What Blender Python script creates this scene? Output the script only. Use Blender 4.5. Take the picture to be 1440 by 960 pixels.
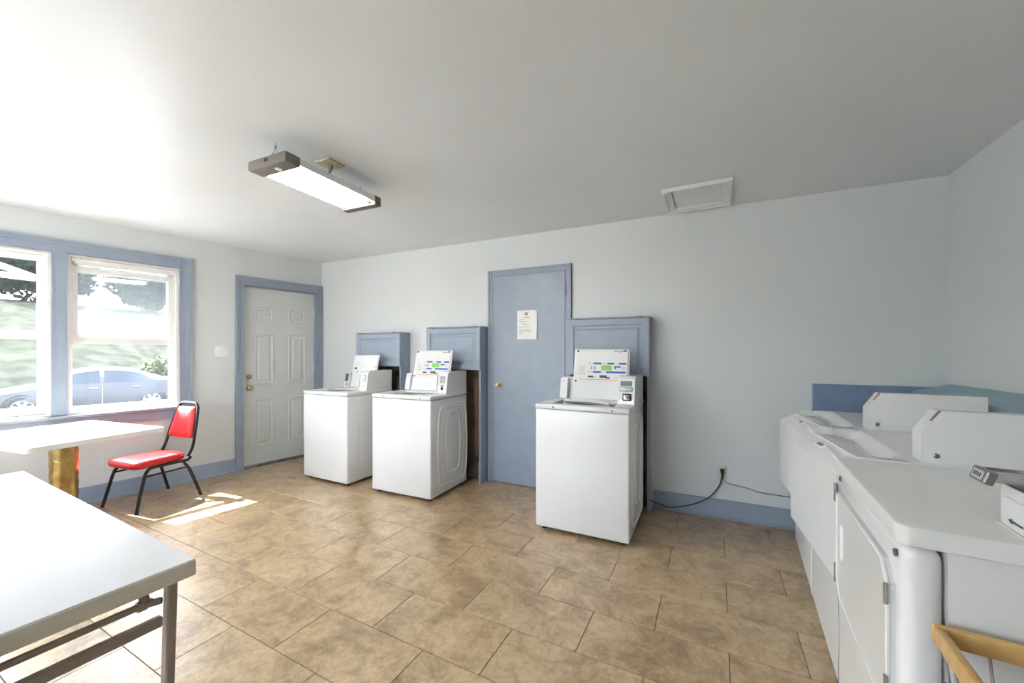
import bpy, bmesh, math, random
from mathutils import Matrix, Vector
random.seed(7)
for o in list(bpy.data.objects): bpy.data.objects.remove(o)
S = bpy.context.scene
COL = S.collection
R = math.radians

# ------------------------------------------------------------------ camera, sky, sun, exposure
cam = bpy.data.cameras.new('camera'); camo = bpy.data.objects.new('camera', cam); COL.objects.link(camo)
camo.location = (0, 0, 1.337); camo.rotation_euler = (R(90), 0, R(25.6))
cam.sensor_width = 36; cam.lens = 552 / 1440 * 36; cam.shift_y = 14 / 1440; cam.clip_start = .02; cam.clip_end = 300
S.camera = camo
S.view_settings.view_transform = 'Standard'; S.view_settings.look = 'None'
S.view_settings.exposure = 1.32; S.view_settings.gamma = 1; S.view_settings.use_curve_mapping = False
SUN_DIR = Vector((0.605, 0.05, -0.79)).normalized()
w = bpy.data.worlds.new('sky'); S.world = w; w.use_nodes = True
nt = w.node_tree; bg = nt.nodes['Background']
sky = nt.nodes.new('ShaderNodeTexSky'); sky.sky_type = 'NISHITA'; sky.sun_disc = False
sky.sun_elevation = R(52); sky.sun_rotation = math.atan2(-SUN_DIR.x, -SUN_DIR.y)
sky.dust_density = 3.0; sky.air_density = 0.8
hs = nt.nodes.new('ShaderNodeHueSaturation'); hs.inputs['Saturation'].default_value = .55
nt.links.new(sky.outputs[0], hs.inputs['Color']); nt.links.new(hs.outputs[0], bg.inputs[0]); bg.inputs[1].default_value = 1.15
sl = bpy.data.lights.new('sun', 'SUN'); sl.energy = 18; sl.angle = R(.6); sl.color = (1, .985, .965)
so = bpy.data.objects.new('sun', sl); COL.objects.link(so); so.location = (-12, 0, 14)
so.rotation_euler = SUN_DIR.to_track_quat('-Z', 'Y').to_euler()

# ------------------------------------------------------------------ materials
MATS = {}
def mat(name, col, rough=.5, metal=0, spec=.5, noise=None, bump=None, emit=None):
    """noise=(scale, colour2, amount) ; bump=(scale, strength)"""
    if name in MATS: return MATS[name]
    m = bpy.data.materials.new(name); m.use_nodes = True; t = m.node_tree; b = t.nodes['Principled BSDF']
    b.inputs['Base Color'].default_value = (*col, 1); b.inputs['Roughness'].default_value = rough
    b.inputs['Metallic'].default_value = metal; b.inputs['Specular IOR Level'].default_value = spec
    tc = t.nodes.new('ShaderNodeTexCoord')
    if noise:
        n = t.nodes.new('ShaderNodeTexNoise'); n.inputs['Scale'].default_value = noise[0]; n.inputs['Detail'].default_value = 5
        t.links.new(tc.outputs['Object'], n.inputs['Vector'])
        r = t.nodes.new('ShaderNodeValToRGB'); r.color_ramp.elements[0].position = .35; r.color_ramp.elements[1].position = .7
        r.color_ramp.elements[0].color = (*col, 1)
        k = noise[2]; r.color_ramp.elements[1].color = (*[c * (1 - k) + d * k for c, d in zip(col, noise[1])], 1)
        t.links.new(n.outputs['Fac'], r.inputs['Fac']); t.links.new(r.outputs['Color'], b.inputs['Base Color'])
    if bump:
        n = t.nodes.new('ShaderNodeTexNoise'); n.inputs['Scale'].default_value = bump[0]; n.inputs['Detail'].default_value = 4
        t.links.new(tc.outputs['Object'], n.inputs['Vector'])
        bp = t.nodes.new('ShaderNodeBump'); bp.inputs['Strength'].default_value = bump[1]; bp.inputs['Distance'].default_value = .01
        t.links.new(n.outputs['Fac'], bp.inputs['Height']); t.links.new(bp.outputs['Normal'], b.inputs['Normal'])
    if emit:
        b.inputs['Emission Color'].default_value = (*emit[0], 1); b.inputs['Emission Strength'].default_value = emit[1]
    MATS[name] = m
    return m
wall_m = mat('wall_paint', (.665, .69, .695), .42, noise=(1.3, (.62, .645, .65), .6), bump=(60, .04))
ceil_m = mat('ceiling_paint', (.735, .755, .765), .33, noise=(.9, (.66, .68, .69), .8), bump=(7, .05))
blue_m = mat('blue_paint', (.30, .35, .435), .38, noise=(9, (.27, .315, .395), .7), bump=(35, .05))
bluedk_m = mat('blue_board_paint', (.20, .27, .42), .45, noise=(14, (.16, .22, .35), .7))
teal_m = mat('teal_paint', (.26, .40, .47), .4, noise=(8, (.20, .32, .38), .7))
white_m = mat('appliance_enamel', (.74, .74, .735), .2, noise=(3, (.70, .70, .69), .6))
whitedk_m = mat('aged_enamel', (.72, .72, .70), .25, noise=(5, (.66, .66, .63), .6))
beige_m = mat('beige_plastic', (.62, .60, .54), .45)
door_m = mat('door_white_paint', (.60, .62, .60), .4, noise=(6, (.56, .58, .56), .6))
sash_m = mat('window_white_paint', (.78, .77, .75), .45, noise=(18, (.66, .65, .62), .6))
black_m = mat('black_gloss_metal', (.014, .014, .015), .22)
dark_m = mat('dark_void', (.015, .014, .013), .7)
rubber_m = mat('black_rubber', (.02, .02, .02), .6)
chrome_m = mat('chrome', (.72, .72, .72), .22, 1.0, noise=(20, (.45, .44, .42), .7))
steel_m = mat('worn_steel', (.36, .36, .36), .35, 1.0, noise=(25, (.2, .19, .18), .8))
brass_m = mat('brass', (.55, .40, .16), .3, 1.0, noise=(14, (.34, .22, .07), .9), bump=(22, .5))
knobbrass_m = mat('knob_brass', (.48, .37, .18), .3, 1.0)
red_m = mat('red_vinyl', (.52, .010, .014), .3, bump=(40, .05))
lam_m = mat('white_laminate', (.80, .82, .85), .32, noise=(2, (.75, .78, .82), .7))
lam2_m = mat('cream_laminate', (.74, .74, .70), .28, noise=(4, (.68, .68, .64), .6))
lip_m = mat('taupe_table_edge', (.70, .65, .56), .4)
leg_m = mat('taupe_leg_paint', (.33, .27, .225), .4)
wood_m = mat('honey_wood', (.62, .40, .15), .4, noise=(24, (.48, .28, .09), .8))
brown_m = mat('bare_brown_wall', (.24, .17, .12), .8, noise=(9, (.14, .09, .06), .9))
paper_m = mat('paper', (.82, .82, .81), .7)
ink_m = mat('grey_ink', (.32, .33, .34), .7)
print_blue = mat('print_blue', (.03, .10, .45), .4); print_green = mat('print_green', (.18, .55, .06), .4)
print_orange = mat('print_orange', (.62, .28, .07), .4); print_dark = mat('print_dark', (.05, .05, .05), .4)
print_pale = mat('print_pale', (.55, .55, .53), .5); rust_m = mat('rust', (.20, .08, .04), .8)
teal_glass = mat('meter_window', (.15, .24, .25), .1)
grout_m = mat('floor_joint', (.035, .028, .02), .8)
ivory_m = mat('ivory_plastic', (.62, .54, .36), .4)
plate_m = mat('white_plastic', (.86, .84, .82), .3)
fixcap_m = mat('fixture_grey_brown', (.17, .15, .135), .45)
tube_m = mat('lit_fluorescent_tube', (1, 1, 1), .4, emit=((1, .97, .92), 26))
pan_m = mat('fixture_pan', (.8, .79, .76), .35)
asphalt_m = mat('asphalt', (.05, .05, .053), .9, 0, .05, noise=(4, (.065, .065, .068), .8))
walk_m = mat('concrete', (.50, .49, .46), .85, noise=(5, (.42, .41, .38), .8))
bank_m = mat('dry_grass_bank', (.06, .064, .05), .9, 0, 0, noise=(2.2, (.022, .027, .02), .9), bump=(9, .5))
car_m = mat('silver_car_paint', (.10, .106, .117), .45, .0, .25)
carglass_m = mat('car_window_glass', (.05, .065, .085), .35, 0, .15)
tyre_m = mat('tyre', (.03, .03, .03), .7); rim_m = mat('alloy_rim', (.35, .36, .38), .5, .2)
leafA = mat('leaf_green', (.022, .042, .034), .8, 0, .05, noise=(.9, (.03, .05, .025), .9))
leafB = mat('leaf_yellow_green', (.10, .11, .035), .7, noise=(1.5, (.05, .07, .025), .9))
bark_m = mat('bark', (.12, .09, .07), .9)
brick_m = mat('far_brick', (.12, .06, .052), .9, noise=(6, (.09, .045, .04), .8))
roofm = mat('roofing', (.2, .2, .2), .9)

def glass_mat(name, haze):
    m = bpy.data.materials.new(name); m.use_nodes = True; t = m.node_tree; t.nodes.clear()
    out = t.nodes.new('ShaderNodeOutputMaterial'); tr = t.nodes.new('ShaderNodeBsdfTransparent')
    tr.inputs[0].default_value = (.95, .97, .97, 1)
    gl = t.nodes.new('ShaderNodeBsdfGlossy'); gl.inputs['Roughness'].default_value = .02
    df = t.nodes.new('ShaderNodeBsdfTranslucent'); df.inputs[0].default_value = (.9, .92, .95, 1)
    lw = t.nodes.new('ShaderNodeLayerWeight'); lw.inputs[0].default_value = .5
    pw = t.nodes.new('ShaderNodeMath'); pw.operation = 'POWER'; pw.inputs[1].default_value = 4
    t.links.new(lw.outputs['Facing'], pw.inputs[0])
    fr = t.nodes.new('ShaderNodeMapRange'); fr.inputs['To Min'].default_value = .025; fr.inputs['To Max'].default_value = .8
    t.links.new(pw.outputs[0], fr.inputs['Value'])
    tc = t.nodes.new('ShaderNodeTexCoord'); n = t.nodes.new('ShaderNodeTexNoise'); n.inputs['Scale'].default_value = 5
    mr = t.nodes.new('ShaderNodeMapRange'); mr.inputs['To Min'].default_value = haze * .6; mr.inputs['To Max'].default_value = haze * 1.4
    t.links.new(tc.outputs['Object'], n.inputs['Vector']); t.links.new(n.outputs['Fac'], mr.inputs['Value'])
    a = t.nodes.new('ShaderNodeMixShader'); b = t.nodes.new('ShaderNodeMixShader')
    t.links.new(mr.outputs[0], a.inputs[0]); t.links.new(tr.outputs[0], a.inputs[1]); t.links.new(df.outputs[0], a.inputs[2])
    t.links.new(fr.outputs[0], b.inputs[0]); t.links.new(a.outputs[0], b.inputs[1]); t.links.new(gl.outputs[0], b.inputs[2])
    t.links.new(b.outputs[0], out.inputs[0])
    return m
glass_m = glass_mat('dusty_window_glass', .016)
glass2_m = glass_mat('clearer_window_glass', .006)

def tile_material():
    m = bpy.data.materials.new('travertine_look_tile'); m.use_nodes = True; t = m.node_tree; b = t.nodes['Principled BSDF']
    N = t.nodes.new; L = t.links.new
    oi = N('ShaderNodeObjectInfo'); g = N('ShaderNodeNewGeometry')
    sc = N('ShaderNodeVectorMath'); sc.operation = 'SCALE'; sc.inputs[3].default_value = 40
    cx = N('ShaderNodeCombineXYZ'); L(oi.outputs['Random'], cx.inputs[0]); L(oi.outputs['Random'], cx.inputs[2])
    L(cx.outputs[0], sc.inputs[0])
    ad = N('ShaderNodeVectorMath'); ad.operation = 'ADD'; L(g.outputs['Position'], ad.inputs[0]); L(sc.outputs[0], ad.inputs[1])
    n1 = N('ShaderNodeTexNoise'); n1.inputs['Scale'].default_value = 5.5; n1.inputs['Detail'].default_value = 11; n1.inputs['Roughness'].default_value = .76; n1.inputs['Distortion'].default_value = .5
    L(ad.outputs[0], n1.inputs['Vector'])
    r1 = N('ShaderNodeValToRGB'); e = r1.color_ramp.elements
    e[0].position = .30; e[0].color = (.17, .105, .052, 1); e[1].position = .72; e[1].color = (.60, .455, .275, 1)
    k = r1.color_ramp.elements.new(.43); k.color = (.33, .222, .115, 1)
    k = r1.color_ramp.elements.new(.54); k.color = (.46, .33, .185, 1)
    L(n1.outputs['Fac'], r1.inputs['Fac'])
    n2 = N('ShaderNodeTexNoise'); n2.inputs['Scale'].default_value = 34; n2.inputs['Detail'].default_value = 6; n2.inputs['Roughness'].default_value = .75
    L(ad.outputs[0], n2.inputs['Vector'])
    mr = N('ShaderNodeMapRange'); mr.inputs['From Min'].default_value = .3; mr.inputs['From Max'].default_value = .7
    mr.inputs['To Min'].default_value = .70; mr.inputs['To Max'].default_value = 1.2
    L(n2.outputs['Fac'], mr.inputs['Value'])
    mx = N('ShaderNodeMix'); mx.data_type = 'RGBA'; mx.blend_type = 'MULTIPLY'; mx.inputs[0].default_value = 1
    L(r1.outputs['Color'], mx.inputs[6]); L(mr.outputs[0], mx.inputs[7])
    L(mx.outputs[2], b.inputs['Base Color'])
    b.inputs['Roughness'].default_value = .36; b.inputs['Specular IOR Level'].default_value = .8; b.inputs['Coat Weight'].default_value = .5; b.inputs['Coat Roughness'].default_value = .3
    bp = N('ShaderNodeBump'); bp.inputs['Strength'].default_value = .08; bp.inputs['Distance'].default_value = .01
    L(n2.outputs['Fac'], bp.inputs['Height']); L(bp.outputs['Normal'], b.inputs['Normal'])
    return m
tile_m = tile_material()

# ------------------------------------------------------------------ mesh helpers
class MB:
    def __init__(s): s.v = []; s.f = []; s.mi = []; s.cur = 0
    def add(s, vs, fs, M=None):
        k = len(s.v)
        s.v += [tuple(M @ Vector(v)) if M is not None else tuple(v) for v in vs]
        s.f += [tuple(k + i for i in f) for f in fs]; s.mi += [s.cur] * len(fs)
        return s
    def slot(s, i): s.cur = i; return s
    def box(s, x0, x1, y0, y1, z0, z1, M=None):
        return s.add([(x0,y0,z0),(x1,y0,z0),(x1,y1,z0),(x0,y1,z0),(x0,y0,z1),(x1,y0,z1),(x1,y1,z1),(x0,y1,z1)],
                     [(0,3,2,1),(4,5,6,7),(0,1,5,4),(1,2,6,5),(2,3,7,6),(3,0,4,7)], M)
    def rbox(s, x0, x1, y0, y1, z0, z1, b=.01, seg=2, M=None):
        bm = bmesh.new(); bmesh.ops.create_cube(bm, size=1)
        for v in bm.verts:
            v.co = ((x0+x1)/2 + v.co.x*(x1-x0), (y0+y1)/2 + v.co.y*(y1-y0), (z0+z1)/2 + v.co.z*(z1-z0))
        bmesh.ops.bevel(bm, geom=bm.edges[:], offset=b, segments=seg, profile=.5, affect='EDGES')
        bm.verts.index_update()
        s.add([v.co[:] for v in bm.verts], [tuple(v.index for v in f.verts) for f in bm.faces], M); bm.free()
        return s
    def prism(s, poly, a, h0, h1, M=None):
        """poly in the two axes other than a (order: x:(y,z) y:(x,z) z:(x,y))"""
        n = len(poly)
        def p(q, h): return {'x': (h, q[0], q[1]), 'y': (q[0], h, q[1]), 'z': (q[0], q[1], h)}[a]
        vs = [p(q, h0) for q in poly] + [p(q, h1) for q in poly]
        return s.add(vs, [tuple(range(n))[::-1], tuple(range(n, 2*n))] + [(i, (i+1) % n, n+(i+1) % n, n+i) for i in range(n)], M)
    def tube(s, pts, r, n=8, closed=False, M=None):
        P = [Vector(p) for p in pts]; m = len(P); rr = r if isinstance(r, (list, tuple)) else [r]*m
        vs = []; up = None
        for i in range(m):
            if closed: d = P[(i+1) % m] - P[i-1]
            else: d = P[min(i+1, m-1)] - P[max(i-1, 0)]
            d.normalize()
            if up is None: up = Vector((0,0,1)) if abs(d.z) < .9 else Vector((1,0,0))
            a = d.cross(up)
            if a.length < 1e-4: a = d.cross(Vector((0,1,0)))
            a.normalize(); b = a.cross(d).normalized(); up = b
            vs += [P[i] + rr[i]*(math.cos(2*math.pi*k/n)*a + math.sin(2*math.pi*k/n)*b) for k in range(n)]
        fs = []
        for i in range(m if closed else m-1):
            j = (i+1) % m
            fs += [(i*n+k, i*n+(k+1) % n, j*n+(k+1) % n, j*n+k) for k in range(n)]
        if not closed: fs += [tuple(range(n)), tuple(range((m-1)*n, m*n))[::-1]]
        return s.add(vs, fs, M)
    def lathe(s, prof, n=20, M=None):
        """prof: (r,z) list about z"""
        vs = []; fs = []
        for r, z in prof: vs += [(r*math.cos(2*math.pi*k/n), r*math.sin(2*math.pi*k/n), z) for k in range(n)]
        for i in range(len(prof)-1): fs += [(i*n+k, i*n+(k+1) % n, (i+1)*n+(k+1) % n, (i+1)*n+k) for k in range(n)]
        fs += [tuple(range(n))[::-1], tuple(range((len(prof)-1)*n, len(prof)*n))]
        return s.add(vs, fs, M)
    def rings(s, x0, x1, z0, z1, steps, M=None):
        """stepped panel facing -y: steps of (inset, height towards -y)"""
        vs = []
        for ins, h in steps: vs += [(x0+ins, -h, z0+ins), (x1-ins, -h, z0+ins), (x1-ins, -h, z1-ins), (x0+ins, -h, z1-ins)]
        fs = []
        for i in range(len(steps)-1): fs += [(i*4+k, i*4+(k+1) % 4, i*4+4+(k+1) % 4, i*4+4+k) for k in range(4)]
        k = (len(steps)-1)*4; fs.append((k, k+1, k+2, k+3))
        return s.add(vs, fs, M)
    def build(s, name, m, parent=None, smooth=True, ang=35):
        me = bpy.data.meshes.new(name); me.from_pydata(s.v, [], s.f)
        for x in (m if isinstance(m, (list, tuple)) else [m]): me.materials.append(x)
        for p, i in zip(me.polygons, s.mi): p.material_index = i
        bm = bmesh.new(); bm.from_mesh(me); bmesh.ops.recalc_face_normals(bm, faces=bm.faces[:]); bm.to_mesh(me); bm.free()
        if smooth: me.shade_smooth(); me.set_sharp_from_angle(angle=R(ang))
        o = bpy.data.objects.new(name, me); COL.objects.link(o)
        if parent: o.parent = parent
        return o
def tag(o, label=None, cat=None, group=None, kind=None):
    if label: o['label'] = label
    if cat: o['category'] = cat
    if group: o['group'] = group
    if kind: o['kind'] = kind
    return o
def empty(name, loc=(0,0,0), rz=0, label=None, cat=None, group=None, kind=None):
    o = bpy.data.objects.new(name, None); COL.objects.link(o); o.empty_display_size = .1
    o.location = loc; o.rotation_euler = (0, 0, rz)
    return tag(o, label, cat, group, kind)
def T(x, y, z): return Matrix.Translation((x, y, z))
def RX(a): return Matrix.Rotation(R(a), 4, 'X')
def RY(a): return Matrix.Rotation(R(a), 4, 'Y')
def RZ(a): return Matrix.Rotation(R(a), 4, 'Z')
def cyl(r, h, n=16, b=0):
    if b: return [(r-b, 0), (r, b), (r, h-b), (r-b, h)]
    return [(r, 0), (r, h)]

# ------------------------------------------------------------------ room shell
YB = 3.583; ZC = 2.5; YR = -2.0
C0 = Vector((-4.50, YB, 0)); LD = Vector((-.177, -.984, 0)).normalized(); LANG = math.atan2(LD.y, LD.x)
sL = (YB-YR)/-LD.y
def xr(y): return 1.479+(y-3.58)*.03
PL = C0+LD*sL
POLY = [(C0.x, YB), (PL.x, YR), (xr(YR), YR), (xr(YB), YB)]      # counter-clockwise
def floor_clip(poly, eps=.004):
    for i in range(4):
        a = POLY[i]; b = POLY[(i+1) % 4]; out = []
        nx, ny = -(b[1]-a[1]), b[0]-a[0]; l = math.hypot(nx, ny); nx /= l; ny /= l
        def d(p): return (p[0]-a[0])*nx+(p[1]-a[1])*ny-eps
        for j in range(len(poly)):
            p = poly[j]; q = poly[(j+1) % len(poly)]; dp = d(p); dq = d(q)
            if dp >= 0: out.append(p)
            if dp*dq < 0: t = dp/(dp-dq); out.append((p[0]+t*(q[0]-p[0]), p[1]+t*(q[1]-p[1])))
        poly = out
        if len(poly) < 3: return []
    return poly
floor = tag(MB().prism([(p[0], p[1]) for p in POLY], 'z', -.12, -.004).build('floor', grout_m, smooth=False), kind='structure')
tag(floor, 'beige brown stone-look floor tiles laid in brick bond')
TA = R(-1.8); TX, TY = -1.405, 2.335; TW, TH, GAP = .608, .304, .0032
ct, st = math.cos(TA), math.sin(TA)
base_me = None
for rj in range(-17, 6):
    for ci in range(-8, 8):
        u0 = ci*TW + (0.0 if rj % 2 else .315) ; v0 = rj*TH
        loc = [(u0+GAP/2, v0+GAP/2), (u0+TW-GAP/2, v0+GAP/2), (u0+TW-GAP/2, v0+TH-GAP/2), (u0+GAP/2, v0+TH-GAP/2)]
        W = [(TX+ct*u-st*v, TY+st*u+ct*v) for u, v in loc]
        c = floor_clip(W)
        if not c: continue
        full = len(c) == 4 and all(abs(p[0]-q[0])+abs(p[1]-q[1]) < 1e-9 for p, q in zip(c, W))
        ang = TA
        if full:
            if base_me is None:
                g = TW-GAP; h = TH-GAP; k = .0012
                b = MB(); b.add([(0,0,-.004),(g,0,-.004),(g,h,-.004),(0,h,-.004),(0,0,-k),(g,0,-k),(g,h,-k),(0,h,-k),(k,k,0),(g-k,k,0),(g-k,h-k,0),(k,h-k,0)],
                    [(0,1,5,4),(1,2,6,5),(2,3,7,6),(3,0,4,7),(4,5,9,8),(5,6,10,9),(6,7,11,10),(7,4,8,11),(8,9,10,11)])
                o = b.build('floor_tile', tile_m, floor, smooth=False); base_me = o.data
            else:
                o = bpy.data.objects.new('floor_tile', base_me); COL.objects.link(o); o.parent = floor
            o.location = (*W[0], 0); o.rotation_euler = (0, 0, TA)
        else:
            area = abs(sum(c[i][0]*c[(i+1) % len(c)][1]-c[(i+1) % len(c)][0]*c[i][1] for i in range(len(c))))/2
            if area < .002: continue
            MB().prism(c, 'z', -.004, 0).build('floor_tile', tile_m, floor, smooth=False)
tag(MB().prism([(p[0], p[1]) for p in POLY], 'z', ZC, ZC+.08).build('ceiling', ceil_m, smooth=False), 'off-white painted ceiling with soft sheen', kind='structure')

def wall_segments(b, s0, s1, z0, z1, n0, n1, holes):
    xs = sorted({s0, s1, *[h[0] for h in holes], *[h[1] for h in holes]})
    for a, c in zip(xs[:-1], xs[1:]):
        zs = [z0]; m = (a+c)/2
        for h in sorted([h for h in holes if h[0] < m < h[1]], key=lambda h: h[2]): zs += [h[2], h[3]]
        zs.append(z1)
        for p, q in zip(zs[::2], zs[1::2]):
            if q-p > 1e-4: b.box(a, c, n0, n1, p, q)
ADDED_REAR_WIN = ((-4.9, -3.2), (-2.9, -1.2))
WIN = [(1.478, 2.234), (2.32, 3.076), (3.162, 3.918)]; WZ = (.79, 2.175)
b = MB(); wall_segments(b, -.16, sL+.16, -.12, ZC+.08, -.17, 0, [(.085, .908, -.12, 2.085)] + [(a, c, *WZ) for a, c in WIN])
wl = tag(b.build('wall_left', wall_m, smooth=False), 'pale grey street wall with the windows and white door', kind='structure')
wl.location = C0; wl.rotation_euler = (0, 0, LANG)
tag(MB().box(C0.x-.1, xr(YB)+.1, YB, YB+.15, -.12, ZC+.08).build('wall_back', wall_m, smooth=False), 'long pale grey wall behind the washers', kind='structure')
b = MB(); b.prism([(xr(YB+.15), YB+.15), (xr(YR-.15), YR-.15), (xr(YR-.15)+.15, YR-.15), (xr(YB+.15)+.15, YB+.15)], 'z', -.12, ZC+.08)
tag(b.build('wall_right', wall_m, smooth=False), 'pale grey wall behind the dryers', kind='structure')
b = MB(); wall_segments(b, PL.x-.2, xr(YR)+.15, -.12, ZC+.08, -.15, 0, [(a, c, .6, 2.3) for a, c in ADDED_REAR_WIN])
o = tag(b.build('wall_rear', wall_m, smooth=False), 'pale grey wall behind the viewer', kind='structure'); o.location = (0, YR, 0)
b = MB().box(-7.2, 2.4, -3.0, YB+.75, 2.6, 2.72); b = MB()
pr = [(C0+Vector((-.13, .9, 0)))]
P0 = C0-LD*.9; N = Vector((-LD.y, LD.x, 0));  N = N if N.x < 0 else -N
Pe = C0+LD*(sL+.3)
b.prism([((P0+N*.74).x, (P0+N*.74).y), ((Pe+N*.74).x, (Pe+N*.74).y), (xr(YR)+.6, (Pe+N*.74).y), (xr(YB)+.6, (P0+N*.74).y)], 'z', 2.6, 2.72)
tag(b.build('roof', roofm, smooth=False), 'flat roof slab with a short overhang', kind='structure')

# left wall fittings live in the wall's own frame: x = along wall from the back corner, y = into the room, z up
def leftframe(name, **k): return empty(name, C0, LANG, **k)
def base(b, x0, x1, M=None):
    b.prism([(0, 0), (.016, 0), (.016, .115), (.011, .132), (.011, .14), (0, .146)], 'x', x0, x1, M)
    b.prism([(0, 0), (.028, 0), (.028, .012), (.016, .022), (0, .022)], 'x', x0, x1, M)
b = MB(); base(b, .987, sL)
o = tag(b.build('baseboard_left', blue_m), 'blue painted baseboard below the windows', kind='structure'); o.location = C0; o.rotation_euler = (0, 0, LANG)
b = MB(); base(b, -xr(YB), .365)
o = tag(b.build('baseboard_back', blue_m), 'blue painted baseboard beside the wall outlet', kind='structure'); o.location = (0, YB, 0); o.rotation_euler = (0, 0, R(180))
b = MB(); base(b, 2.0, 2.04); base(b, 2.80, 2.98); base(b, 3.70, 4.48)
o = tag(b.build('baseboard_back', blue_m), 'short blue baseboard lengths between the wall boxes', kind='structure'); o.location = (0, YB, 0); o.rotation_euler = (0, 0, R(180))

def casing(b, x0, x1, z0, z1, outer):
    """casing board lying on the wall (y>0 into room); outer: 'l','r','t' tells where the back band sits"""
    b.box(x0, x1, 0, .018, z0, z1)
    if outer == 't': b.box(x0, x1, 0, .032, z1-.02, z1); b.box(x0, x1, 0, .024, z1-.045, z1-.02); b.box(x0, x1, 0, .023, z0, z0+.012)
    elif outer == 'l': b.box(x0, x0+.02, 0, .032, z0, z1); b.box(x0+.02, x0+.045, 0, .024, z0, z1); b.box(x1-.012, x1, 0, .023, z0, z1)
    else: b.box(x1-.02, x1, 0, .032, z0, z1); b.box(x1-.045, x1-.02, 0, .024, z0, z1); b.box(x0, x0+.012, 0, .023, z0, z1)
t1 = leftframe('trim_1', kind='structure', label='blue painted window casing, mullions and sill')
b = MB(); casing(b, 1.373, 1.478, .80, 2.285, 'l'); b.build('side_casing', blue_m, t1, False)
b = MB(); casing(b, 3.918, 4.023, .80, 2.285, 'r'); b.build('side_casing', blue_m, t1, False)
b = MB(); casing(b, 1.478, 3.918, 2.175, 2.285, 't'); b.build('head_casing', blue_m, t1, False)
for a, c in ((2.234, 2.32), (3.076, 3.162)):
    b = MB(); b.box(a, c, 0, .018, .80, 2.175); b.box(a, a+.012, 0, .023, .80, 2.175); b.box(c-.012, c, 0, .023, .80, 2.175); b.build('mullion_casing', blue_m, t1, False)
MB().rbox(1.33, 4.06, -.02, .055, .765, .79, .006).build('sill', blue_m, t1)
b = MB(); b.box(1.373, 4.023, 0, .016, .675, .765); b.box(1.373, 4.023, 0, .022, .675, .687); b.build('apron', blue_m, t1, False)

def sash(root, x0, x1, z0, z1, y, gm, st=.045, tr=.045, br=.055, name='sash'):
    b = MB(); d = .032
    b.box(x0, x0+st, y, y+d, z0, z1); b.box(x1-st, x1, y, y+d, z0, z1)
    b.box(x0+st, x1-st, y, y+d, z1-tr, z1); b.box(x0+st, x1-st, y, y+d, z0, z0+br)
    b.box(x0+st, x1-st, y+.006, y+.013, z0+br, z0+br+.008); b.box(x0+st, x1-st, y+.006, y+.013, z1-tr-.008, z1-tr)
    s = b.build(name, sash_m, root, False)
    MB().box(x0+st-.004, x1-st+.004, y+.012, y+.015, z0+br-.004, z1-tr+.004).build('pane', gm, s, False)
    return s
def window(name, x0, x1, raised, label):
    r = leftframe(name, kind='structure', label=label)
    b = MB(); j = .022
    b.box(x0, x0+j, -.17, .002, *WZ); b.box(x1-j, x1, -.17, .002, *WZ); b.box(x0+j, x1-j, -.17, .002, WZ[1]-j, WZ[1]); b.box(x0+j, x1-j, -.19, .002, WZ[0], WZ[0]+.018)
    b.box(x0+j, x0+j+.012, -.048, -.03, *WZ); b.box(x1-j-.012, x1-j, -.048, -.03, *WZ)
    b.build('jamb', sash_m, r, False)
    a, c = x0+j+.004, x1-j-.004
    if raised:
        sash(r, a, c, 1.405, 2.085, -.085, glass_m, name='lower_sash')
        sash(r, a, c, 1.44, WZ[1]-j-.002, -.122, glass_m, name='upper_sash')
        sash(r, a, c, WZ[0]+.02, WZ[1]-j-.002, -.16, glass2_m, st=.02, tr=.02, br=.03, name='storm_sash')
        b = MB(); b.box(a+.02, c-.02, -.045, -.02, 2.105, 2.118); b.box(a+.005, c-.005, -.055, -.01, 2.118, 2.15)
        b.build('head_stop', sash_m, r, False)
        MB().tube([(a+.022, -.02, 1.34), (a+.022, -.02, 1.02)], .004, 6).build('pull_cord', print_pale, r)
    else:
        sash(r, a, c, WZ[0]+.02, 1.49, -.085, glass2_m, br=.06, name='lower_sash')
        sash(r, a, c, 1.445, WZ[1]-j-.002, -.122, glass2_m, name='upper_sash')
        b = MB(); b.lathe([(.0, 0), (.018, 0), (.018, .012), (.006, .016), (.006, .03)], 10, T((a+c)/2, -.066, 1.49)); b.build('sash_lock', steel_m, r)
    return r
window('window_1', *WIN[0], True, 'double-hung window above the red chair, lower sash raised')
window('window_2', *WIN[1], False, 'double-hung window cut by the left edge, sash closed')
window('window_3', *WIN[2], False, 'added double-hung window, unseen beyond the left edge of the view')  # unseen third window, added to let in more daylight
for i, (x0, x1) in enumerate(ADDED_REAR_WIN):  # unseen rear windows put in so daylight brightens the room
    r = empty('window_%d' % (4+i), (0, YR, 0), kind='structure', label='added wide white window, unseen behind the viewer, '+('nearest the street', 'nearest the dryers')[i])
    b = MB(); b.box(x0, x0+.05, -.12, -.04, .6, 2.3); b.box(x1-.05, x1, -.12, -.04, .6, 2.3); b.box(x0+.05, x1-.05, -.12, -.04, 2.25, 2.3); b.box(x0+.05, x1-.05, -.12, -.04, .6, .65)
    b.box((x0+x1)/2-.03, (x0+x1)/2+.03, -.12, -.04, .65, 2.25); b.build('frame', sash_m, r, False)
    MB().box(x0+.046, x1-.046, -.085, -.08, .646, 2.254).build('pane', glass2_m, r, False)

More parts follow.
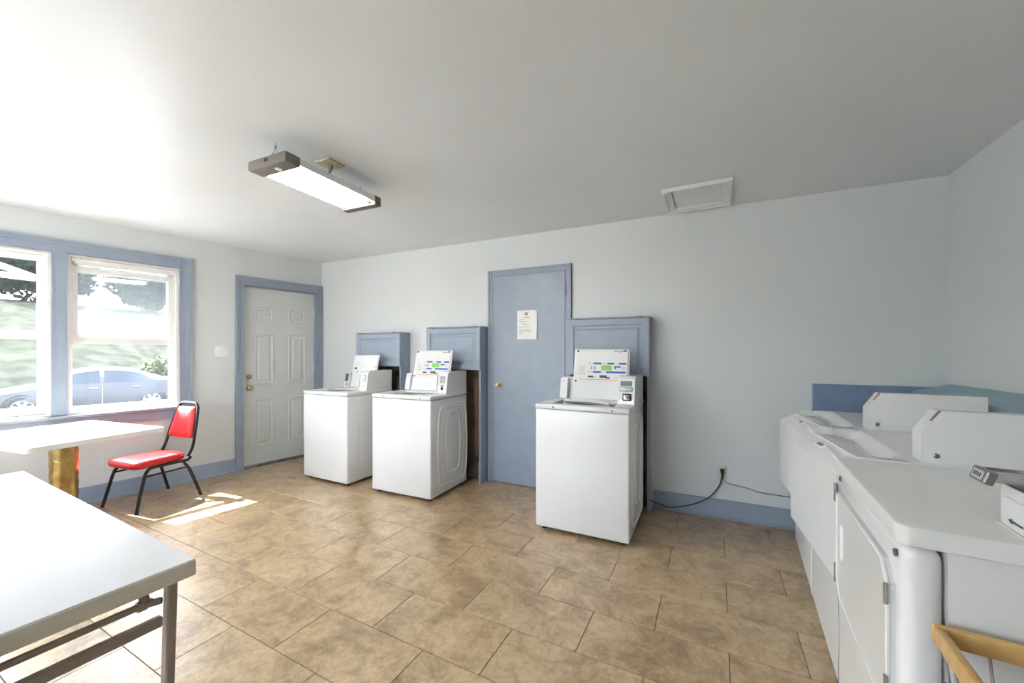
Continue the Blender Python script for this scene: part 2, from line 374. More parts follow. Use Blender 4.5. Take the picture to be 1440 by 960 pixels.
# six panel door in the left wall
d1 = leftframe('door_1', kind='structure', label='white six-panel entry door in a blue casing')
b = MB(); b.box(.092, .902, -.075, -.03, .03, 2.078); b.build('slab', door_m, d1, False)
stp = [(0, -.004), (0, .0), (.006, .010), (.018, .008), (.026, .0005), (.036, .001), (.058, .009)]
FL = Matrix.Rotation(math.pi, 4, 'Z')   # flips a -y facing panel to +y
for z0, z1 in ((.23, .78), (.95, 1.54), (1.69, 1.86)):
    for x0, x1 in ((.195, .405), (.575, .785)):
        MB().rings(-x1, -x0, z0, z1, [(i, h) for i, h in stp], T(0, -.03, 0) @ FL).build('panel', door_m, d1, True, 15)
kz = .921
for z, nm in ((kz, 'knob'), (1.044, 'deadbolt')):
    prof = [(.028, 0), (.028, .006), (.012, .01), (.012, .03), (.026, .042), (.029, .055), (.02, .066), (0.004, .068)] if nm == 'knob' else [(.028, 0), (.028, .01), (.022, .016), (.02, .026), (.01, .03)]
    b = MB(); b.lathe(prof, 16, T(.837, -.03, z) @ RX(-90)); b.build(nm, knobbrass_m, d1)
for z in (.30, 1.12, 1.83):
    b = MB(); b.tube([(.09, -.024, z-.05), (.09, -.024, z+.05)], .008, 8); b.box(.07, .11, -.03, -.026, z-.045, z+.045); b.build('hinge', door_m, d1)
b = MB(); b.lathe([(.006, 0), (.006, .004), (.002, .005)], 10, T(.84, -.03, .72) @ RX(-90)); b.build('peephole', steel_m, d1)
MB().box(.085, .908, -.17, .01, 0, .026).build('threshold', steel_m, d1, False)
t2 = leftframe('trim_2', kind='structure', label='blue painted casing around the six-panel door')
b = MB(); casing(b, .908, .987, 0, 2.19, 'r'); b.build('side_casing', blue_m, t2, False)
b = MB(); casing(b, .004, .085, 0, 2.19, 'l'); b.build('side_casing', blue_m, t2, False)
b = MB(); casing(b, .085, .908, 2.09, 2.19, 't'); b.build('head_casing', blue_m, t2, False)
b = MB(); b.box(.085, .092, -.14, .0, .026, 2.09); b.box(.902, .908, -.14, 0, .026, 2.09); b.box(.092, .902, -.14, 0, 2.08, 2.09); b.build('jamb', blue_m, t2, False)

# blue flat door in the back wall
d2 = empty('door_2', (0, YB, 0), kind='structure', label='flat blue painted interior door with a paper notice')
MB().rbox(-1.912, -1.148, -.028, 0, .012, 2.105, .004, 1).build('slab', blue_m, d2)
b = MB(); b.lathe([(.026, 0), (.026, .005), (.011, .009), (.011, .03), (.024, .04), (.027, .053), (.018, .063), (.003, .065)], 16, T(-1.85, -.028, 1.0) @ RX(90)); b.build('knob', knobbrass_m, d2)
for z in (.3, 1.93):
    b = MB(); b.tube([(-1.146, -.032, z-.05), (-1.146, -.032, z+.05)], .008, 8); b.box(-1.166, -1.148, -.033, -.028, z-.045, z+.045); b.build('hinge', blue_m, d2)
t3 = empty('trim_3', (0, YB, 0), R(180), kind='structure', label='blue painted casing around the flat blue door')
b = MB(); casing(b, 1.914, 1.981, 0, 2.165, 'r'); b.build('side_casing', blue_m, t3, False)
b = MB(); casing(b, 1.092, 1.146, 0, 2.165, 'l'); b.build('side_casing', blue_m, t3, False)
b = MB(); casing(b, 1.146, 1.914, 2.107, 2.165, 't'); b.build('head_casing', blue_m, t3, False)

# paper notice
pn = empty('paper_notice', (-1.538, YB-.0285, 1.6), label='white printed paper notice taped to the blue door', cat='notice')
b = MB(); nx = 8
vs = []; fs = []
for i in range(nx+1):
    x = -.107+.214*i/nx; k = .012*max(0, (i/nx-.6)/.4)**2
    for z in (-.143, .143): vs.append((x, -.001-k*(1 if z < 0 else .2), z))
for i in range(nx): fs.append((2*i, 2*i+2, 2*i+3, 2*i+1))
b.add(vs, fs); b.build('sheet', paper_m, pn)
b = MB()
def bar(x0, x1, z0, z1, y=-.0016): b.add([(x0, y, z0), (x1, y, z0), (x1, y, z1), (x0, y, z1)], [(0, 1, 2, 3)])
b.add([(-.012+.022*math.cos(a), -.0016, .106+.012*math.sin(a)) for a in [k*math.pi/4 for k in range(8)]], [tuple(range(8))])
bar(-.02, .012, .112, .122); bar(-.005, .002, .08, .1); bar(-.045, .03, .068, .073)
for x0, x1, z in ((-.085, -.03, .05), (-.088, -.005, .03), (-.055, .01, .005), (-.088, -.052, -.022), (-.04, -.018, -.02), (-.005, .02, -.02), (-.088, -.052, -.085)): bar(x0, x1, z-.0025, z+.0025)
for k in range(3): bar(-.088, .045, -.053-.007*k, -.05-.007*k)
b.build('printed_text', ink_m, pn, False)

# ------------------------------------------------------------------ wall boxes behind the washers
def wall_box(x0, x1, top, bot, label, leftleg=True):
    r = empty('utility_box', (0, YB-.003, 0), label=label, cat='wall box', group='blue wall boxes')
    D = .153; t = .02
    MB().box(x1-t, x1, -D, 0, 0.0, top).build('side_board', blue_m, r, False)
    MB().box(x0, x0+t, -D, 0, 0.0, top).build('side_board', blue_m, r, False)
    MB().rbox(x0-.006, x1+.006, -D-.012, 0, top, top+.014, .004, 1).build('top_board', blue_m, r)
    dr = MB(); dr.rings(x0+.002, x1-.002, bot, top-.004, [(0, -.018), (0, .0), (.05, .0), (.058, -.009), (.075, -.009), (.095, -.001)], T(0, -D-.019, 0)); dr.box(x0+.004, x1-.004, -D-.004, -D-.001, bot+.002, top-.006)
    dr = dr.build('panel_door', blue_m, r, True, 15)
    for x in (x0+.06, x1-.08):
        h = MB(); h.tube([(x-.03, -D-.02, top+.006), (x+.03, -D-.02, top+.006)], .006, 6); h.box(x-.02, x-.004, -D-.024, -D-.008, top-.002, top+.016); h.box(x+.006, x+.022, -D-.024, -D-.008, top-.002, top+.016); h.build('hinge', steel_m, dr)
    MB().box(x0+t, x1-t, -.012, 0, 0.0, top).build('back_panel', brown_m, r, False)
    return r
wall_box(-3.686, -3.022, 1.541, 1.17, 'blue wall box with panelled flap nearest the white door')
wall_box(-2.657, -1.990, 1.580, 1.15, 'blue wall box with panelled flap left of the blue door')
wall_box(-1.078, -.378, 1.620, 1.13, 'blue wall box with panelled flap right of the blue door')

# ------------------------------------------------------------------ washers
def decal(b, W, H):
    """printed instructions on the lid, in lid plane x (0..W), z (0..H), facing -y"""
    y = -.0008
    def q(x0, x1, z0, z1, s): b.slot(s); b.add([(x0*W, y, z0*H), (x1*W, y, z0*H), (x1*W, y, z1*H), (x0*W, y, z1*H)], [(0, 1, 2, 3)])
    for z in (.70, .535):
        q(.27, .37, z, z+.03, 5); q(.37, .51, z-.004, z+.032, 0)
        if z > .6: q(.53, .62, z, z+.022, 5); q(.62, .74, z-.004, z+.032, 0); q(.76, .82, z, z+.02, 5); q(.82, .95, z-.004, z+.032, 0)
        else: q(.53, .58, z, z+.024, 5); q(.6, .94, z-.004, z+.032, 0)
    q(.51, .70, .585, .68, 1); q(.585, .625, .60, .665, 5)
    q(.74, .85, .64, .665, 3); q(.75, .77, .61, .64, 3); q(.87, .93, .60, .66, 5)
    for k in range(5): q(.30+.03*k, .315+.03*k, .59+.01*(k % 3), .66-.012*((k+1) % 2), 3 if k % 2 else 5)
    q(.28, .38, .44, .475, 3); q(.40, .43, .44, .47, 5); q(.49, .62, .44, .49, 3); q(.6, .67, .425, .455, 3)
    q(.12, .83, .398, .41, 2); q(.74, .95, .44, .46, 5)
    for k in range(8): q(.1+.01*(k % 2), .23-.012*(k % 3), .66-.024*k, .666-.024*k, 4)
    for k in range(3): q(.14, .8-.04*k, .375-.018*k, .379-.018*k, 5)
DEC = [print_blue, print_green, print_orange, print_dark, ink_m, print_pale, rust_m]
def emboss(b, x, y0, y1, z0, z1, k, r):
    """rounded, waisted ridge loop on the side x"""
    cy, cz = (y0+y1)/2, (z0+z1)/2; hy, hz = (y1-y0)/2, (z1-z0)/2; pts = []
    for i in range(40):
        a = 2*math.pi*i/40; c, s_ = math.cos(a), math.sin(a)
        p = .22
        yy = math.copysign(abs(c)**p, c); zz = math.copysign(abs(s_)**.35, s_)
        pts.append((x, cy+hy*yy*(1-k*abs(zz)**2), cz+hz*zz))
    b.tube(pts, r, 6, True)
def washer(loc, rz, Hh, label, kind, Wd=.686, D=.665):
    r = empty('washing_machine', loc, rz, label, 'washer', 'coin washers along the back wall')
    h = Wd/2; zl = Hh-.034
    MB().rbox(-h, h, .004, D, .028, zl-.003, .012, 3).build('cabinet', white_m, r)
    if kind != 'plain':
        for sx in (h,):
            b = MB(); emboss(b, sx-.001, .11, .60, .075, Hh-.10, .10, .010); b.build('pressed_ridge', white_m, r)
            b = MB(); emboss(b, sx-.001, .17, .54, .12, Hh-.14, .16, .006); b.build('pressed_ridge', white_m, r)
            b = MB(); emboss(b, sx-.001, .24, .48, .20, Hh-.19, .22, .010); b.build('pressed_ridge', white_m, r)
    else:
        for y in (.16, .36, .52):
            b = MB(); b.box(h-.002, h+.0015, y, y+.006, .08, zl-.04); b.build('pressed_ridge', white_m, r)
    # top with opening
    ox0, ox1, oy0, oy1 = -.245, .215, .10, .36
    b = MB()
    b.rbox(-h-.002, h+.002, 0, oy0, zl, Hh, .008, 2)
    b.rbox(-h-.002, ox0, oy0-.01, D, zl, Hh, .008, 2); b.rbox(ox1, h+.002, oy0-.01, D, zl, Hh, .008, 2); b.rbox(ox0-.01, ox1+.01, oy1, D, zl, Hh, .008, 2)
    b.build('top', white_m, r)
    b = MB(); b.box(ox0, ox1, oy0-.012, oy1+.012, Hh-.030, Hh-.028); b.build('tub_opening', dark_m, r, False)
    b = MB(); b.tube([(.0+.175*math.cos(a)-.015, .235+.125*math.sin(a), Hh-.012) for a in [k*math.pi/12 for k in range(24)]], .010, 6, True); b.build('tub_ring', whitedk_m, r)
    if kind != 'plain':
        for x in (-.20, .23):
            b = MB(); b.lathe([(.006, 0), (.006, .003), (.002, .004)], 8, T(x, .0005, Hh-.018) @ RX(90)); b.build('screw', dark_m, r)
    # feet
    for x in (-h+.05, h-.05):
        for y in (.06, D-.06):
            b = MB(); b.lathe([(.018, 0), (.018, .012), (.008, .014), (.008, .03)], 10, T(x, y, 0)); b.build('foot', rubber_m, r)
    # console
    cy = .455 if kind != 'plain' else .555; ct_ = Hh+.175
    b = MB(); b.prism([(cy, Hh), (D-.002, Hh), (D-.002, ct_), (cy+.03, ct_)], 'x', -h+.045, h-.13); b.build('console', white_m, r)
    # coin box on the right
    c0, c1, cyf = h-.128, h-.002, .24
    cb = MB(); cb.prism([(cyf, Hh), (D-.005, Hh), (D-.005, ct_+.03), (cyf+.055, ct_+.03), (cyf+.03, ct_+.01)], 'x', c0, c1)
    cb = cb.build('coin_box', whitedk_m if kind != 'open' else white_m, r)
    sl_ = RX(-9) if True else None
    F = T((c0+c1)/2, cyf+.012, Hh) @ RX(-9.5)
    if kind == 'sealed':
        b = MB(); b.rbox(-.052, .052, -.012, 0, .005, .185, .004, 1, F); b.build('coin_plate', chrome_m, cb)
        b = MB(); b.rbox(-.042, .042, -.016, -.01, .135, .172, .003, 1, F); b.build('coin_window', teal_glass, cb)
        b = MB(); b.rbox(-.046, .046, -.024, -.01, .095, .128, .004, 1, F)
        for k in range(4): b.box(-.034+.02*k, -.026+.02*k, -.03, -.022, .100, .124, F)
        b.build('coin_slide', steel_m, cb)
        b = MB(); b.rbox(-.024, .040, -.022, -.008, .022, .078, .006, 2, F); b.build('lock_frame', dark_m, cb)
        b = MB(); b.rbox(-.017, .033, -.030, -.008, .028, .072, .008, 2, F); b.build('lock_plate', chrome_m, cb)
        b = MB(); b.lathe([(.011, 0), (.011, .006), (.004, .008)], 12, F @ T(.008, -.03, .05) @ RX(90)); b.build('lock', steel_m, cb)
    else:
        b = MB(); b.box(-.05, .045, -.003, -.001, .01, .17, F); b.build('coin_cavity', dark_m if kind == 'open' else beige_m, cb, False)
        b = MB(); b.rbox(-.05, -.044, -.02, 0, .005, .175, .002, 1, F); b.rbox(-.05, .045, -.02, 0, .085, .095, .002, 1, F); b.rbox(-.05, .05, -.02, 0, .0, .008, .002, 1, F); b.build('coin_frame', beige_m, cb)
        b = MB(); b.rbox(-.02, .04, -.018, -.002, .105, .165, .004, 1, F); b.build('coin_mechanism', steel_m, cb)
        b = MB(); b.lathe([(.016, 0), (.016, .01), (.006, .014)], 12, F @ T(.012, -.003, .05) @ RX(90)); b.box(-.01, .03, -.014, -.002, .07, .078, F); b.build('lock', beige_m if kind == 'plain' else dark_m, cb)
    # small meter on the left
    m0 = -h+.045
    M = T(m0+(.07 if kind == 'plain' else 0), .42, Hh) @ RX(-12)
    b = MB(); b.rbox(0, .068, -.012, .03, .0, .175, .006, 1, M); me = b.build('meter_case', white_m, r)
    if kind == 'plain':
        b = MB(); b.box(.012, .06, -.014, -.011, .07, .16, M); b.build('meter_window', print_dark, me, False)
        b = MB(); b.box(.03, .055, -.02, -.012, .02, .06, M); b.build('meter_slot', steel_m, me, False)
    else:
        for z in (.145, .05):
            b = MB(); b.lathe([(.005, 0), (.005, .003), (.002, .004)], 8, M @ T(.03, -.012, z) @ RX(90)); b.build('rivet', steel_m, me)
    # open lid
    lw, lh = (.450, .425) if kind != 'plain' else (.39, .385)
    lx0 = -.175 if kind != 'plain' else -.175; ly = .36 if kind != 'plain' else .45
    L = T(lx0, ly, Hh-.002) @ RX(-13)
    b = MB(); b.rbox(0, lw, 0, .016, 0, lh, .0075, 2, L); b.rbox(.012, lw-.012, -.006, .004, .012, lh-.012, .004, 1, L); lid = b.build('lid', white_m, r)
    if kind == 'plain':
        b = MB(); L2 = L @ T(0, -.0065, 0)
        def q(x0, x1, z0, z1, s): b.slot(s); b.add([L2 @ Vector(p) for p in ((x0*lw, -.001, z0*lh), (x1*lw, -.001, z0*lh), (x1*lw, -.001, z1*lh), (x0*lw, -.001, z1*lh))], [(0, 1, 2, 3)])
        q(.12, .22, .55, .61, 0); q(.24, .27, .46, .50, 0); q(.15, .35, .70, .715, 1); q(.2, .8, .62, .625, 1); q(.15, .3, .74, .75, 1); q(.55, .8, .48, .485, 1)
        b.build('printed_decal', [print_dark, print_pale], lid, False)
        b = MB(); b.lathe([(.006, 0), (.006, .004)], 8, L @ T(lw*.9, -.006, lh*.63) @ RX(90)); b.build('screw', steel_m, lid)
    else:
        b = MB(); decal(b, lw, lh); b.v = [tuple(L @ T(0, -.0065, 0) @ Vector(v)) for v in b.v]; b.build('printed_decal', DEC, lid, False)
        for x in (.74, .80, .86):
            b = MB(); b.rbox(x*lw, (x+.035)*lw, -.0075, -.006, (.94-.01*(x == .8))*lh, (.956-.01*(x == .8))*lh, .0004, 1, L); b.build('rust_spot', rust_m, lid)
        for x, z in ((.07, .955), (.92, .955), (.06, .37)):
            b = MB(); b.lathe([(.008, 0), (.008, .006), (.003, .008)], 8, L @ T(x*lw, -.006, z*lh) @ RX(90)); b.build('bumper', rubber_m, lid)
    return r
washer((-.7765, 2.738, 0), R(-.8), .945, 'white coin washer right of the blue door, chrome coin slide, lid up', 'sealed')
washer((-2.480, 2.798, 0), R(.5), .937, 'white coin washer left of the blue door, coin box front missing', 'open', D=.605)
washer((-3.458, 2.784, 0), R(-1.5), .927, 'white coin washer nearest the six-panel door, plain white lid up', 'plain', .664, .61)

# ------------------------------------------------------------------ dryers (local x into the machine, local y away from the viewer)
DA = R(-4.5)
def coin_tower(r, x0, y0, y1, zt, length, broken=False):
    ht = .185
    prof = [(x0, zt), (x0+length, zt), (x0+length, zt+ht), (x0+.05, zt+ht), (x0, zt+.105)]
    if not broken:
        b = MB(); b.prism(prof, 'y', y0+.004, y1-.004); c = b.build('coin_box', whitedk_m, r)
        b = MB(); q = [(x0-.004, zt), (x0+length+.003, zt), (x0+length+.003, zt+ht+.004), (x0+.05, zt+ht+.004), (x0-.004, zt+.107)]
        b.prism(q, 'y', y0, y0+.004); b.build('side_cover', white_m, c, False)
        MB().box(x0-.002, x0+.001, y0+.008, y1-.006, zt+.068, zt+.072).build('slot_line', print_pale, c, False)
        b = MB(); b.prism([(x0+.03, zt+.155), (x0+.052, zt+.187), (x0+.046, zt+.183), (x0+.026, zt+.15)], 'y', y0+.006, y0+.03); b.build('gap', brown_m, c, False)
        b = MB(); b.lathe([(.009, 0), (.009, .004), (.005, .006)], 10, T(x0+.035, y0, zt+.028) @ RX(90)); b.build('lock', steel_m, c)
    else:
        b = MB(); b.box(x0, x0+.004, y0, y1, zt, zt+.098); b.box(x0, x0+length, y1-.004, y1, zt, zt+.098); b.box(x0, x0+length, y0, y0+.004, zt, zt+.098)
        b.box(x0+.004, x0+length, y0+.004, y1-.004, zt, zt+.003)
        b.box(x0-.004, x0, y0-.003, y0+.012, zt, zt+.1)
        c = b.build('coin_box', white_m, r, False)
        b = MB(); b.prism([(x0+.006, zt+.099), (x0+length, zt+.099), (x0+length, zt+.094), (x0+.012, zt+.094)], 'y', y0+.005, y1-.005); b.build('lid_plate', steel_m, c, False)
        b = MB(); b.box(x0-.0012, x0, y0+.03, y0+.1, zt+.070, zt+.0725); b.box(x0-.0012, x0, y0+.03, y0+.032, zt+.0725, zt+.09); b.build('scribe_line', print_pale, c, False)
        b = MB(); b.prism([(y0+.09, zt+.022), (y0+.072, zt+.027), (y0+.076, zt+.023), (y0+.035, zt+.023), (y0+.035, zt+.019), (y0+.076, zt+.019), (y0+.074, zt+.015)], 'x', x0-.0014, x0-.0002); b.build('arrow_mark', print_dark, c, False)
        b = MB(); b.box(x0-.006, x0, y0, y1, zt, zt+.004); b.build('adhesive_bead', beige_m, c, False)
        # sloping upper hood
        b = MB(); b.prism([(x0+.035, zt+.125), (x0+.085, zt+.19), (x0+length, zt+.19), (x0+length, zt+.1), (x0+.06, zt+.1)], 'y', y0+.05, y1-.002); b.build('hood', white_m, c, False)
        s = T(x0-.042, y0+.085, zt+.108)
        b = MB(); b.box(0, .26, -.022, .022, .012, .016, s); b.box(0, .26, -.024, -.02, 0, .026, s); b.box(0, .26, .02, .024, 0, .026, s); b.box(.02, .26, -.02, .02, .0, .004, s)
        sl2 = b.build('coin_slide', chrome_m, c, False)
        b = MB(); b.rbox(-.012, .006, -.034, .034, -.006, .026, .003, 1, s @ RY(18)); b.build('slide_end', steel_m, sl2)
        b = MB(); b.box(-.0135, -.012, -.022, .022, 0.0, .02, s @ RY(18)); b.build('slide_label', print_pale, sl2, False)
        b = MB()
        for k in range(4): b.box(-.0142, -.0134, -.016+.009*k, -.011+.009*k, .005, .015, s @ RY(18))
        b.build('label_figures', print_dark, sl2, False)
    return c
def dryer_hamper(loc, label, W, zt, ajar, towerlen):
    r = empty('dryer', loc, DA, label, 'dryer', 'coin dryers along the right wall')
    D = .66
    MB().rbox(.01, D, .006, W-.006, .0, zt-.04, .01, 2).build('cabinet', white_m, r)
    b = MB(); b.rbox(.0, .012, .010, W-.010, .02, .44, .004, 1); b.build('lower_panel', whitedk_m, r)
    for e0 in (W-.012, .003): MB().rbox(-.002, .014, e0, e0+.009, .02, .44, .003, 1).build('edge_strip', white_m, r)
    # top with a hand scoop behind the door
    b = MB(); n = 36; pr = []
    xs = [.085, .112, .13, .15, .168, .185, .20]
    for i, x in enumerate(xs):
        row = []
        for j in range(n+1):
            y = .006+(W-.012)*j/n; u = min(1, max(0, (min(y, W-y)-.03)/.09)); u = u*u*(3-2*u)
            k = [0, .032, .045, .04, .022, .004, 0][i]
            zb = zt-.045+.045*min(1, i/4)
            row.append((x, y, (zt-.006 if i == 0 else zt)-k*u-(.02*u if i == 0 else 0)))
        pr += row
    b.add(pr, [(i*(n+1)+j, i*(n+1)+j+1, (i+1)*(n+1)+j+1, (i+1)*(n+1)+j) for i in range(len(xs)-1) for j in range(n)])
    b.box(.20, D, .006, W-.006, zt-.045, zt); b.box(.02, .20, .006, .012, zt-.045, zt-.003); b.box(.02, .20, W-.012, W-.006, zt-.045, zt-.003)
    b.build('top', white_m, r, True, 40)
    M = T(-.008, .012, 0) @ RZ(ajar)
    b = MB(); w_ = W-.03
    b.prism([(.0, .43), (0, zt-.083), (.012, zt-.07), (.10, zt-.028), (.115, zt-.034), (.115, zt-.05), (.045, zt-.085), (.045, .43)], 'y', 0, w_, M)
    # handle tongue reaching into the scoop
    tp = []
    dr = b.build('door', white_m, r)
    b = MB(); b.prism([(.09, .05), (.11, w_*.2), (.138, w_*.42), (.142, w_*.62), (.115, w_*.84), (.09, w_*.97)], 'z', zt-.040, zt-.026, M); b.build('door_grip', white_m, dr)
    b = MB(); Bd = M @ T(.060, w_*.6, zt-.047) @ RY(-25.5); b.rbox(-.016, .016, -.05, .05, -.001, .003, .001, 1, Bd); b.build('badge', plate_m, dr)
    b = MB()
    for k in range(4): b.box(-.008, .008, -.034+.018*k, -.022+.018*k, .003, .0036, Bd)
    b.build('badge_letters', print_dark, dr, False)
    for z in (zt-.15, .47):
        b = MB(); b.tube([(-.006, -.006, z-.035), (-.006, -.006, z+.035)], .006, 8, False, M); b.box(-.003, .0, -.008, .016, z-.03, z+.03, M); b.build('hinge', steel_m, dr)
    coin_tower(r, .235, .012, .115, zt, towerlen)
    return r
dryer_hamper((.550, 2.640, 0), 'white coin dryer farthest away in the corner by the back wall', .70, .935, 7.5, .42)
dryer_hamper((.493, 1.935, 0), 'white coin dryer in the middle of the row, door slightly ajar', .70, .935, 7.5, .42)
def dryer_near():
    r = empty('dryer', (.437, 1.252, 0), DA, 'white coin dryer nearest the viewer, chrome coin slide sticking out', 'dryer', 'coin dryers along the right wall')
    W, D, zt = .682, .66, .925
    MB().rbox(0, .075, 0, W, .0, zt-.052, .03, 4).build('front_frame', white_m, r)
    MB().box(.078, D, .003, W-.003, .0, zt-.052).build('side_cabinet', white_m, r, False)
    ol_ = [(D, W+.002), (-.012, W+.002)] + [(-.012+.035-.035*math.cos(R(a)), -.012+.035-.035*math.sin(R(a))) for a in range(0, 91, 15)] + [(D, -.012)]
    def inset(k): return [(min(max(x, -.012+k) if x < .1 else x, D), min(max(y, -.012+k), W+.002)) for x, y in ol_]
    tp = MB(); n = len(ol_)
    for z, k in ((zt-.048, .003), (zt-.045, 0), (zt-.010, 0), (zt-.003, .003), (zt, .010)): tp.v += [(x, y, z) for x, y in inset(k)]
    tp.f = [tuple(range(n)), tuple(range(4*n, 5*n))] + [(i*n+j, i*n+(j+1) % n, (i+1)*n+(j+1) % n, (i+1)*n+j) for i in range(4) for j in range(n)]; tp.mi = [0]*len(tp.f)
    tp.build('top', whitedk_m, r, True, 28)
    b = MB(); y0, y1, z0, z1, k = .045, W-.05, .425, .80, .05
    oc = [(y0+k*.6, z0), (y1-k, z0), (y1, z0+k), (y1, z1-.01), (y1-.01, z1), (y0+k, z1), (y0, z1-k), (y0, z0+k*.6)]
    b.prism(oc, 'x', -.016, .004); dr = b.build('door', whitedk_m, r)
    b = MB(); n = len(oc); b.tube([(-.015, *p) for p in oc], .005, 6, True); b.build('door_edge', white_m, dr)
    b = MB(); b.tube([(-.016, y1-.075+.012*math.cos(a), .64+(.05 if math.sin(a) >= 0 else -.05)+.012*math.sin(a)) for a in [j*math.pi/8 for j in range(16)]], .004, 6, True); b.build('pull_slot', white_m, dr)
    for z in (.50, .73):
        b = MB(); b.tube([(-.02, y0-.004, z-.026), (-.02, y0-.004, z+.026)], .0048, 8); b.box(-.019, -.0155, y0-.007, y0+.006, z-.024, z+.024); b.build('hinge', steel_m, dr)
    b = MB(); b.prism([(.03, .06), (W-.03, .06), (W-.03, .41), (.03, .41)], 'x', -.006, .002); lp = b.build('lower_panel', whitedk_m, r)
    b = MB(); b.tube([(-.006, .03, .06), (-.006, W-.03, .06), (-.006, W-.03, .41), (-.006, .03, .41)], .004, 6, True); b.build('panel_edge', white_m, lp)
    b = MB(); b.lathe([(.010, 0), (.010, .005), (.004, .007)], 10, T(-.001, .035, zt-.085) @ RY(-90)); b.build('screw', steel_m, r)
    b = MB(); b.lathe([(.010, 0), (.010, .005), (.004, .007)], 10, T(-.001, W-.035, zt-.075) @ RY(-90)); b.build('screw', steel_m, r)
    coin_tower(r, .205, .0, .125, zt, .36, True)
    return r
dryer_near()

# ------------------------------------------------------------------ boards around the dryers
tag(MB().rbox(.748, xr(YB)-.02, YB-.03, YB-.002, 0, 1.10, .004, 1).build('blue_board', bluedk_m), 'dark blue painted board against the wall behind the far dryer', 'board')
lg = empty('duct_cover', (xr(3.5), 3.5, 0), R(-1.7), 'teal painted sloping wooden cover along the right wall', 'duct cover')
M = Matrix.Identity(4)
b = MB(); b.prism([(-.01, 1.125), (-.20, 1.075), (-.20, 1.05), (-.01, 1.10)], 'y', -2.6, .02); b.build('top_board', teal_m, lg, False)
b = MB(); b.box(-.16, -.14, -2.58, .0, 0, 1.06); b.build('front_board', brown_m, lg, False)
b = MB(); b.box(-.14, -.01, -.02, .0, 0, 1.06); b.build('end_board', brown_m, lg, False)

# ------------------------------------------------------------------ ceiling light, ceiling plate, hatch
fx = empty('fluorescent_light', (-2.135, 1.70, 2.385), R(1.5), 'hanging fluorescent light with four lit tubes and grey end caps', 'ceiling light')
hw, hl = .155, .335
MB().box(-hw+.004, hw-.004, -hl+.06, hl-.02, -.004, .006).build('reflector_pan', pan_m, fx, False)
b = MB(); b.box(-hw+.002, -hw+.008, -hl+.06, hl-.02, -.03, .006); b.box(hw-.008, hw-.002, -hl+.06, hl-.02, -.03, .006); b.build('side_rail', pan_m, fx, False)
ec = MB().rbox(-hw, hw, -hl-.02, -hl+.07, -.042, .014, .007, 2).build('end_cap', fixcap_m, fx)
b = MB(); b.lathe([(.018, 0), (.018, .003), (.012, .004)], 14, T(.03, -hl+.03, -.042) @ RX(180)); b.build('round_label', pan_m, ec)
b = MB(); b.box(-.015, .012, -hl-.0215, -hl-.019, -.016, .0); b.build('slot', dark_m, ec, False)
MB().rbox(-hw, hw, hl-.04, hl+.02, -.05, .014, .006, 2).build('end_cap', fixcap_m, fx)
for k in range(4):
    x = -.108+.072*k
    t_ = MB().tube([(x, -hl+.068, -.024), (x, hl-.075, -.024)], .0155, 12).build('tube', tube_m, fx)
    MB().tube([(x, hl-.077, -.024), (x, hl-.034, -.024)], .0165, 12).build('tube_base', pan_m, t_)
for y in (-hl+.03, hl-.02):
    b = MB(); b.tube([(-.06, y, .012), (-.01, y+.012, .088), (.05, y, .012)], .0018, 5); b.tube([(-.01, y+.012, .085), (-.01, y+.012, .115)], .002, 5)
    b.tube([(-.01+.008*math.cos(a), y+.012, .092+.008*math.sin(a)) for a in [k*math.pi/5 for k in range(10)]], .0022, 5, True); b.build('hanger_wire', steel_m, fx)
b = MB(); b.tube([(.075, .005, .10), (.075, .003, .088), (.073, -.002, .06), (.066, -.01, .03), (.055, -.015, .008)], [.013, .012, .009, .006, .005], 8); b.build('power_cord', leg_m, fx)
cp = empty('ceiling_outlet', (-2.06, 1.70, 2.5), R(1.5), 'cream square outlet plate on the ceiling above the light', 'outlet plate')
MB().rbox(-.06, .06, -.06, .06, -.012, -.0005, .004, 2).build('plate', ivory_m, cp)
b = MB(); b.lathe([(.018, 0), (.016, .006)], 14, T(0, 0, -.012) @ RX(180)); b.build('socket', ivory_m, cp)

hx = empty('ceiling_hatch', (-.018, 3.245, 2.5), R(-1.5), 'white framed attic hatch in the ceiling near the back wall', 'hatch')
a_, c_ = .225, .25
for nm, (x0, x1, y0, y1) in dict(a=(-a_, a_, -c_, -c_+.06), b=(-a_, a_, c_-.06, c_), c=(-a_, -a_+.06, -c_+.06, c_-.06), d=(a_-.06, a_, -c_+.06, c_-.06)).items():
    b = MB(); b.rbox(x0, x1, y0, y1, -.018, -.0005, .003, 1)
    if nm in 'ab': b.rbox(x0, x1, (y0 if nm == 'a' else y1-.018), (y0+.018 if nm == 'a' else y1), -.03, -.018, .003, 1)
    else: b.rbox((x0 if nm == 'c' else x1-.018), (x0+.018 if nm == 'c' else x1), y0, y1, -.03, -.018, .003, 1)
    b.build('frame_board', sash_m, hx)
MB().box(-a_+.066, a_-.066, -c_+.066, c_-.066, -.008, -.0005).build('hatch_panel', ceil_m, hx, False)

